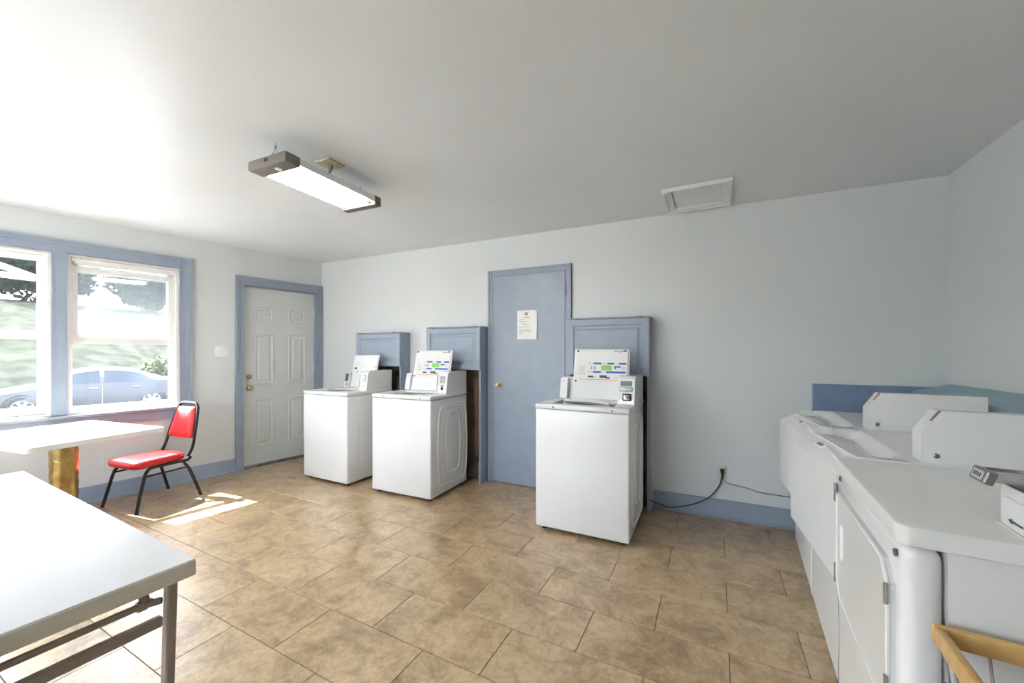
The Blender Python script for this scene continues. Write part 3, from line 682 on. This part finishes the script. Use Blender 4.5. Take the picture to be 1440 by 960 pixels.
# ------------------------------------------------------------------ switches, outlets, cords
sw = leftframe('light_switch', label='white light switch plate between window and white door', cat='light switch')
MB().rbox(1.06, 1.177, 0, .007, 1.278, 1.394, .003, 2).build('plate', plate_m, sw)
b = MB(); b.rbox(1.133, 1.143, .006, .02, 1.328, 1.344, .002, 1); b.build('toggle', plate_m, sw)
ol = leftframe('wall_outlet', label='ivory wall outlet behind the red chair', cat='outlet')
MB().rbox(1.94, 2.015, 0, .006, .26, .375, .003, 2).build('plate', beige_m, ol)
b = MB(); b.rbox(1.96, 1.995, .005, .009, .325, .36, .002, 1); b.rbox(1.96, 1.995, .005, .009, .275, .31, .002, 1); b.build('socket', beige_m, ol)
ob = empty('wall_outlet', (.16, YB, .36), label='ivory wall outlet with black plug on the back wall', cat='outlet')
MB().rbox(-.036, .036, -.006, 0, -.058, .058, .003, 2).build('plate', beige_m, ob)
b = MB(); b.rbox(-.017, .017, -.009, -.005, .008, .042, .002, 1); b.rbox(-.017, .017, -.009, -.005, -.042, -.008, .002, 1); b.build('socket', beige_m, ob)
def spl(P, n=8):
    P = [Vector(p) for p in P]; Q = [P[0]*2-P[1]]+P+[P[-1]*2-P[-2]]; out = []
    for i in range(1, len(Q)-2):
        a, b_, c, d = Q[i-1:i+3]
        for k in range(n):
            t = k/n; out.append(.5*((2*b_)+(c-a)*t+(2*a-5*b_+4*c-d)*t*t+(3*b_-a-3*c+d)*t**3))
    return out+[P[-1]]
pc = empty('power_cord', (.16, YB, 0), label='black power cord drooping from outlet to the nearest washer', cat='cord')
b = MB(); b.rbox(-.014, .014, -.04, -.0095, .365, .398, .005, 2); b.tube([(0, -.036, .37), (0, -.04, .345), (-.002, -.04, .325)], [.009, .007, .005], 8); b.build('plug', rubber_m, pc)
b = MB(); b.tube(spl([(-.002, -.04, .335), (-.03, -.045, .25), (-.11, -.05, .15), (-.24, -.06, .08), (-.38, -.075, .045), (-.44, -.1, .06), (-.525, -.2, .12)]), .0045, 8); b.build('cable', rubber_m, pc)
pc2 = empty('power_cord', (.16, YB, 0), label='thin grey cord running from outlet along the wall to the dryers', cat='cord')
b = MB(); b.tube(spl([(.002, -.014, .325), (.03, -.012, .29), (.10, -.01, .275), (.19, -.008, .262), (.25, -.008, .245), (.38, -.008, .24), (.56, -.01, .235)]), .0035, 8); b.build('cable', steel_m, pc2)
# water hoses / pipe stubs in the box between washers
pp = empty('drain_pipe', (-2.06, YB-.06, 0), label='rusty drain pipe behind the washer left of blue door', cat='pipe')
b = MB(); b.tube([(0, 0, 0), (0, 0, .16), (-.01, -.01, .2)], .022, 10); b.build('pipe', steel_m, pp)
b = MB(); b.tube(spl([(-.01, -.01, .19), (-.02, -.03, .24), (-.06, -.04, .22), (-.10, -.04, .14), (-.14, -.03, .06)]), .014, 8); b.build('hose', rubber_m, pp)
hp = empty('water_hose', (-3.10, YB-.06, 0), label='dark water hose behind the washer nearest the white door', cat='hose')
b = MB(); b.tube(spl([(0, 0, 1.06), (-.01, -.02, 1.10), (-.06, -.02, 1.11), (-.09, -.02, 1.06), (-.09, -.02, .9)]), .014, 8); b.tube([(0, 0, 0), (0, 0, 1.06)], .012, 8); b.build('hose', rubber_m, hp)

# ------------------------------------------------------------------ folding table
ft = empty('folding_table', (-2.27, .315, 0), R(-2.9), 'white-topped folding table with taupe edge in the foreground', 'table')
tl, tw, tz = .90, .38, .722
MB().rbox(-tl+.003, tl-.003, -tw+.003, tw-.003, tz-.008, tz, .002, 2).build('tabletop', lam_m, ft)
MB().rbox(-tl, tl, -tw, tw, tz-.05, tz-.0015, .006, 3).build('edge_rim', lip_m, ft)
for sx in (-1, 1):
    lx = sx*(tl-.065)
    for sy in (-1, 1):
        b = MB(); b.rbox(-.017, .017, -.012, .012, 0, tz-.05, .004, 1, Matrix.Translation((lx, sy*(tw-.055), 0)) @ RX(-sy*1.5)); b.build('leg', leg_m, ft)
    b = MB(); b.rbox(lx-.011, lx+.011, -tw+.06, tw-.06, tz-.185, tz-.155, .004, 1); b.build('cross_bar', leg_m, ft)
    b = MB(); b.tube([(lx-sx*.03, -tw+.07, tz-.118), (lx-sx*.03, tw-.07, tz-.118)], .010, 8); b.build('pivot_rod', leg_m, ft)
    for sy in (-1, 1):
        b = MB(); b.tube([(lx-sx*.03, sy*(tw-.085), tz-.118), (lx-sx*.03, sy*(tw-.10), tz-.05)], .012, 8); b.tube([(lx-sx*.03, sy*(tw-.1), tz-.118), (lx, sy*(tw-.06), tz-.112)], .010, 8)
        b.tube([(lx-sx*.03, sy*(tw-.105), tz-.118), (lx-sx*.03, sy*(tw-.085), tz-.118)], .016, 8); b.build('bracket', leg_m, ft)
    b = MB(); b.tube([(lx, .0, tz-.145), (lx-sx*.32, 0, tz-.055)], .008, 8); b.build('folding_brace', leg_m, ft)

# ------------------------------------------------------------------ pedestal table by the window
pt = empty('pedestal_table', (-4.24, 1.185, 0), R(7), 'cream-topped diner table on a brass column under the window', 'table')
tz = .742
b = MB(); hx_, hy_, rc = .49, .37, .03
out = []
for cx, cy, a0 in ((hx_-rc, hy_-rc, 0), (-hx_+rc, hy_-rc, 90), (-hx_+rc, -hy_+rc, 180), (hx_-rc, -hy_+rc, 270)):
    out += [(cx+rc*math.cos(R(a0+k*18)), cy+rc*math.sin(R(a0+k*18))) for k in range(6)]
b.prism(out, 'z', tz-.004, tz); top = b.build('tabletop', lam2_m, pt)
b = MB(); b.prism([(x*.998, y*.998) for x, y in out], 'z', tz-.034, tz-.0042); b.build('edge_band', lam2_m, top)
b = MB(); b.box(hx_-.002, hx_+.0015, .02, .024, tz-.034, tz-.002); b.build('edge_seam', lip_m, top, False)
b = MB(); pf = [(.074, .02)]
for k in range(1, 24): pf.append((.074+.0018*math.sin(k*2.3), .02+k*.029))
pf.append((.074, tz-.036)); b.lathe(pf, 28); b.build('column', brass_m, pt)
b = MB(); b.lathe([(.26, 0), (.26, .008), (.2, .02), (.08, .03)], 32); b.build('base_plate', black_m, pt)
b = MB(); b.box(-.2, .2, -.02, .02, tz-.042, tz-.034); b.box(-.02, .02, -.2, .2, tz-.042, tz-.034); b.build('spider_bracket', black_m, pt, False)

# ------------------------------------------------------------------ red chair
ch = empty('stacking_chair', (-4.415, 1.785, 0), R(6), 'red vinyl padded chair with black tube frame by the window', 'chair')
# seat pad
def pad(outline, z0, z1, r, name, M=None, crown=.012):
    """cushion from a rounded outline (list of xy, ccw), smooth edges"""
    n = len(outline); cx = sum(p[0] for p in outline)/n; cy = sum(p[1] for p in outline)/n
    rowsz = [(z0, -r*.6), (z0+r*.35, -r*.1), ((z0+z1)/2, 0), (z1-r*.35, -r*.12), (z1, -r*.7), (z1+crown*.6, -.07), (z1+crown, -.13)]
    vs = []
    for z, ins in rowsz:
        for x, y in outline:
            d = math.hypot(x-cx, y-cy); k = max(.1, (d+ins)/d); vs.append((cx+(x-cx)*k, cy+(y-cy)*k, z))
    fs = [tuple(range(n))[::-1], tuple(range((len(rowsz)-1)*n, len(rowsz)*n))]
    for i in range(len(rowsz)-1): fs += [(i*n+k, i*n+(k+1) % n, (i+1)*n+(k+1) % n, (i+1)*n+k) for k in range(n)]
    return MB().add(vs, fs, M).build(name, red_m, ch, True, 60)
def rr(pts, r, k=5):
    out = []; n = len(pts)
    for i in range(n):
        p = Vector(pts[i]); a = (Vector(pts[i-1])-p).normalized(); c = (Vector(pts[(i+1) % n])-p).normalized()
        q0 = p+a*r; q1 = p+c*r
        for j in range(k+1): t = j/k; out.append(tuple(q0*(1-t)**2+p*2*t*(1-t)+q1*t*t))
    return out
pad(rr([(-.205, -.245), (.205, -.245), (.185, .165), (-.185, .165)], .075), .352, .412, .03, 'seat')
BM = T(0, .185, .40) @ RX(-13)     # back plane, local z up the back
o_ = rr([(-.17, .13), (.17, .13), (.125, .42), (-.125, .42)], .03)
pad(o_, 0, .03, .018, 'backrest', BM @ Matrix(((1,0,0,0),(0,0,-1,.012),(0,1,0,0),(0,0,0,1))), .006)
MB().prism([(p[0]*.97, p[1]) for p in rr([(-.165, .135), (.165, .135), (.12, .415), (-.12, .415)], .03)], 'y', .012, .018, BM).build('back_shell', black_m, ch)
b = MB(); loop = spl([(-.195, -.02, -.03), (-.195, 0, .06), (-.18, .0, .2), (-.15, 0, .38), (-.125, 0, .435), (-.08, 0, .455), (.08, 0, .455), (.125, 0, .435), (.15, 0, .38), (.18, 0, .2), (.195, 0, .06), (.195, -.02, -.03)], 5)
b.tube([BM @ Vector(p) for p in loop], .0125, 10); b.build('back_frame', black_m, ch)
for sx in (-1, 1):
    b = MB(); b.tube(spl([(sx*.235, -.245, .0), (sx*.215, -.185, .26), (sx*.205, -.165, .312), (sx*.195, -.13, .342), (sx*.19, -.06, .345)], 5), .0125, 10); b.build('leg', black_m, ch)
    b = MB(); b.tube(spl([(sx*.235, .245, .0), (sx*.21, .17, .24), (sx*.2, .135, .312), (sx*.195, .11, .342), (sx*.19, .0, .345)], 5), .0125, 10); b.build('leg', black_m, ch)
    b = MB(); b.tube([(sx*.207, -.175, .285), (sx*.207, .148, .285)], .008, 8); b.build('side_brace', black_m, ch)
    b = MB(); b.tube([(sx*.19, -.08, .345), (sx*.19, .165, .345), (sx*.195, .185, .37)], .0125, 10); b.build('seat_rail', black_m, ch)

# ------------------------------------------------------------------ wire basket beside the nearest dryer
bk = empty('wire_basket_cart', (.475, 1.225, 0), R(-4.5), 'dark wire laundry basket with honey wood rim beside nearest dryer', 'basket')
L_, W_, zr = .46, .30, .722
for nm, (x0, x1, y0, y1) in dict(a=(.0, L_, -.022, -.004), b=(.0, L_, -W_-.004, -W_+.014), c=(.0, .018, -W_+.014, -.022), d=(L_-.018, L_, -W_+.014, -.022)).items():
    MB().rbox(x0, x1, y0, y1, zr-.042, zr, .005, 2).build('rim_rail', wood_m, bk)
zb = .32
def wire(pts, r=.0028): MB().tube(pts, r, 6).build('wire', steel_m, bk)
for k in range(8):
    x = .03+k*(L_-.06)/7; xb = .06+k*(L_-.12)/7
    wire([(x, -.012, zr-.03), (xb, -.05, zb), (xb, -W_+.04, zb), (x, -W_+.005, zr-.03)])
for k in range(6):
    y = -.04-k*(W_-.075)/5; yb = -.06-k*(W_-.12)/5
    wire([(.009, y, zr-.03), (.05, yb, zb), (L_-.05, yb, zb), (L_-.009, y, zr-.03)])
for f in (.3, .65):
    i = .042*f; z = zr-(zr-zb)*f
    MB().tube([(i, -.012-i, z), (L_-i, -.012-i, z), (L_-i, -W_+i, z), (i, -W_+i, z)], .0034, 6, True).build('hoop_wire', steel_m, bk)
for x in (.05, L_-.05):
    for y in (-.05, -W_+.045):
        b = MB(); b.tube([(x, y, .05), (x, y, zb)], .008, 8); lg_ = b.build('leg', steel_m, bk)
        b = MB(); b.lathe([(.022, -.009), (.025, -.006), (.025, .006), (.022, .009)], 14, T(x, y, .025) @ RX(90)); b.build('caster', rubber_m, lg_)

# ------------------------------------------------------------------ outdoors
G = -.62
tag(MB().box(-60, C0.x-.9-.2, -40, 50, G-.6, G).build('street', asphalt_m, smooth=False), 'grey asphalt street outside the windows', kind='structure')
tag(MB().box(-20, 25, -30, YR-.6, G-.3, G+.06).build('yard', walk_m, smooth=False), 'pale paving added behind the viewer to bounce sunlight indoors', kind='structure')  # unseen paving added so the sun bounces up to the ceiling
tag(MB().box(-8.6, -5.95, -40, 50, G, G+.12).build('sidewalk', walk_m, smooth=False), 'pale concrete sidewalk outside the windows', kind='structure')
b = MB(); n = 40; rows = [(-20.2, G+.02), (-20.6, G+.35), (-23, .9), (-26, 2.4), (-30, 3.8), (-36, 4.3), (-60, 4.6)]
for i, (x, z) in enumerate(rows):
    for j in range(n+1): b.v.append((x+random.uniform(-.25, .25), -30+75*j/n, z+random.uniform(-.1, .1)))
b.f = [(i*(n+1)+j, i*(n+1)+j+1, (i+1)*(n+1)+j+1, (i+1)*(n+1)+j) for i in range(len(rows)-1) for j in range(n)]; b.mi = [0]*len(b.f)
tag(b.build('grass_bank', bank_m), 'sunlit pale grassy bank rising across the street', kind='structure')

def sedan(loc, rz, label):
    r = empty('parked_car', loc, rz, label, 'car')
    # local y: +y towards the tail; stations (y, half width, belt z, roof z, roof half width, bottom)
    ST = [(-2.38, .60, .50, .56, .42, .30), (-2.30, .74, .60, .68, .60, .22), (-2.0, .84, .70, .80, .66, .20), (-1.5, .89, .80, .90, .70, .20), (-1.15, .90, .86, .97, .70, .19),
          (-.75, .905, .91, 1.20, .63, .19), (-.35, .91, .93, 1.38, .57, .19), (.1, .91, .94, 1.45, .56, .19), (.6, .91, .95, 1.44, .56, .19), (1.0, .905, .96, 1.36, .56, .20), (1.4, .90, .98, 1.20, .60, .20),
          (1.75, .88, .99, 1.06, .66, .22), (2.1, .82, .97, 1.02, .66, .26), (2.32, .72, .84, .93, .60, .32), (2.4, .62, .62, .66, .5, .36)]
    n = 6; vs = []; fs = []
    for y, w_, bz, rz_, rw, zb_ in ST:
        sec = [(w_*.86, zb_), (w_*.98, zb_+.14), (w_, (zb_+bz)/2), (w_*.965, bz), (rw, rz_-.03), (rw*.75, rz_), (0, rz_+.015)]
        full = [(x, z) for x, z in sec] + [(-x, z) for x, z in sec[-2::-1]]
        vs += [(x, y, z) for x, z in full]
    m = 13
    for i in range(len(ST)-1): fs += [(i*m+k, i*m+k+1, (i+1)*m+k+1, (i+1)*m+k) for k in range(m-1)]+[(i*m+m-1, i*m, (i+1)*m, (i+1)*m+m-1)]
    fs += [tuple(range(m)), tuple(range((len(ST)-1)*m, len(ST)*m))[::-1]]
    body = MB().add(vs, fs).build('body', car_m, r, True, 50)
    def surf(y, f):   # point on greenhouse side between belt (f=0) and roof (f=1)
        for a, c in zip(ST[:-1], ST[1:]):
            if a[0] <= y <= c[0]:
                t = (y-a[0])/(c[0]-a[0]); q = [a[i]+(c[i]-a[i])*t for i in range(6)]
                x0, z0, x1, z1 = q[1]*.965, q[2], q[4], q[3]-.03
                return x0+(x1-x0)*f+.012, z0+(z1-z0)*f
    for sx in (1, -1):
        for ys in ([-.88, -.6, -.3, 0, .16], [.26, .5, .8, 1.1, 1.32]):
            b = MB()
            lo = [(sx*surf(y, .06)[0], y, surf(y, .06)[1]) for y in ys]; hi = [(sx*surf(y, .86 if abs(y-.2) < 1 else .5)[0], y, surf(y, .86 if abs(y-.2) < 1 else .5)[1]) for y in ys]
            b.add(lo+hi, [(i, i+1, len(ys)+i+1, len(ys)+i) for i in range(len(ys)-1)]); b.build('side_window', carglass_m, r)
        for y in (.02, 1.0):
            b = MB(); b.rbox(sx*.90 - .02, sx*.90+.02, y-.1, y+.1, .80, .83, .006, 1); b.build('door_handle', rim_m, r)
        b = MB(); b.box(min(sx*.905, sx*.912), max(sx*.905, sx*.912), .205, .215, .3, .93); b.build('door_seam', print_pale, r, False)
        b = MB(); b.box(min(sx*.80, sx*.90), max(sx*.80, sx*.90), -1.1, 1.1, .17, .24); b.build('rocker_trim', tyre_m, r, False)
        for y in (-1.375, 1.375):
            Wm = T(sx*.78, y, .33) @ RY(90*sx)
            b = MB(); b.lathe([(.20, -.08), (.31, -.10), (.33, -.06), (.33, .07), (.31, .105), (.215, .11)], 28, Wm); ty = b.build('wheel', tyre_m, r)
            b = MB(); b.lathe([(.385, 0), (.395, .10), (.345, .118), (.335, .10)], 28, T(sx*.77, y, .335) @ RY(90*sx)); b.build('arch_lip', tyre_m, r)
            b = MB(); b.lathe([(.215, .08), (.225, .112), (.205, .115), (.195, .09)], 28, Wm)
            for k in range(7): b.box(.02, .2, -.035, .035, .095, .118, Wm @ RZ(k*360/7))
            b.lathe([(.05, .09), (.05, .125), (.02, .13)], 14, Wm); b.build('rim', rim_m, ty)
            b = MB(); b.lathe([(.2, .085), (.2, .09)], 20, Wm); b.build('brake_disc', steel_m, ty)
    b = MB(); b.rbox(.62, .80, 2.22, 2.36, .72, .88, .02, 2); b.rbox(-.80, -.62, 2.22, 2.36, .72, .88, .02, 2); b.build('tail_lamp', mat('tail_lamp_red', (.4, .02, .02), .2), r)
    b = MB(); b.rbox(.55, .78, -2.34, -2.16, .60, .72, .02, 2); b.rbox(-.78, -.55, -2.34, -2.16, .60, .72, .02, 2); b.build('headlamp', rim_m, r)
    b = MB(); b.rbox(.88, 1.04, -.86, -.70, .92, 1.04, .02, 2); b.rbox(-1.04, -.88, -.86, -.70, .92, 1.04, .02, 2); b.build('side_mirror', car_m, r)
    return r
sedan((-17.95, 5.62, G), R(-15), 'silver four-door sedan parked across the street outside the window')

def tree(name, x, y, z, rx, ry, rz_, n, leaf, label, cat='tree', group='greenery across the street', trunk=True, lz=.16):
    r = empty(name, (x, y, z), 0, label, cat, group)
    rnd = random.Random(int(x*31+y*17)); b = MB()
    cl = [(rnd.uniform(-.7, .7)*rx, rnd.uniform(-.7, .7)*ry, rnd.uniform(.3, .95)*rz_*2*.55+ (rz_*.5 if trunk else 0), rnd.uniform(.3, .55)) for _ in range(16)]
    for k in range(n):
        cx, cy, cz, cr = rnd.choice(cl); u = Vector((rnd.gauss(0, 1), rnd.gauss(0, 1), rnd.gauss(0, 1))).normalized()*rnd.random()**.4
        p = Vector((cx+u.x*cr*rx, cy+u.y*cr*ry, max(.05, cz+u.z*cr*rz_*.7))); s_ = lz*rnd.uniform(.6, 1.3)
        a = Vector((rnd.gauss(0, 1), rnd.gauss(0, 1), rnd.gauss(0, 1))).normalized(); c = a.orthogonal().normalized()
        b.add([p-a*s_, p+c*s_*.5, p+a*s_, p-c*s_*.5], [(0, 1, 2, 3)])
    f = b.build('foliage', leaf, r, False); f['kind'] = 'stuff'
    b = MB(); b.tube([(0, 0, -.4), (0.05, .03, rz_*.6), (.0, .1, rz_*1.2)], [.22 if trunk else .08, .16 if trunk else .06, .06], 8); b.build('trunk', bark_m, r)
    return r
tree('leafy_tree', -32, 3.2, 3.9, 2.6, 2.4, 3.4, 11000, leafA, 'broad green tree on the bank behind the left window', trunk=False, lz=.2)
tree('leafy_tree', -34, 8.6, 3.9, 2.6, 2.6, 4.0, 11000, leafA, 'tall green tree on the bank above the car roof', trunk=False, lz=.2)
tree('leafy_tree', -30.5, 11.9, 3.7, 1.6, 1.6, 2.2, 4500, leafA, 'loose green tree between the tall tree and the brick house', trunk=False, lz=.16)
tree('leafy_tree', -38, -2.6, 4.1, 2.6, 2.6, 4.0, 7000, leafA, 'green tree at the far left across the street', trunk=False, lz=.2)
tree('leafy_tree', -42, 6.4, 4.3, 3.6, 4.0, 4.4, 11000, leafA, 'dense dark tree filling the gap far behind the car', trunk=False, lz=.25)
tree('hedge_shrub', -21.5, 8.9, -.3, .9, 1.1, 1.1, 1800, leafB, 'yellow-green shrub beyond the tail of the silver car', 'shrub', 'greenery across the street', False, .09)
bh = empty('brick_house', (-33, 18.2, 4.2), R(-12), 'reddish brick house with white trim beyond the right window', 'building')
MB().box(-3, 3, -3, 3, -1.2, 4.2).build('brick_wall', brick_m, bh, False)
b = MB(); b.prism([(-3.4, 4.2), (3.4, 4.2), (0, 6.2)], 'y', -3.4, 3.4); b.build('roof', roofm, bh, False)
for z in (.2, 2.3):
    b = MB(); b.box(2.98, 3.06, -2.3, -1.1, z, z+1.4); wn = b.build('window', sash_m, bh, False)
    MB().box(3.04, 3.08, -2.2, -1.2, z+.1, z+1.3).build('pane', carglass_m, wn, False)
cf = empty('canopy_frame', (-11.5, 2.15, G), R(12), 'white metal canopy frame standing outside the left window', 'canopy')
b = MB(); b.box(-.05, .05, -1.8, .72, 3.32, 3.42); b.build('beam', sash_m, cf, False)
b = MB(); b.add([(-.04, -1.8, 4.25), (.04, -1.8, 4.25), (.04, .75, 3.44), (-.04, .75, 3.44), (-.04, -1.8, 4.15), (.04, -1.8, 4.15), (.04, .75, 3.34), (-.04, .75, 3.34)], [(0,1,2,3),(4,5,6,7),(0,1,5,4),(1,2,6,5),(2,3,7,6),(3,0,4,7)]); b.build('rafter', sash_m, cf, False)
for y in (-1.7, .2): MB().box(-.03, .03, y-.03, y+.03, 0, 3.32).build('post', sash_m, cf, False)
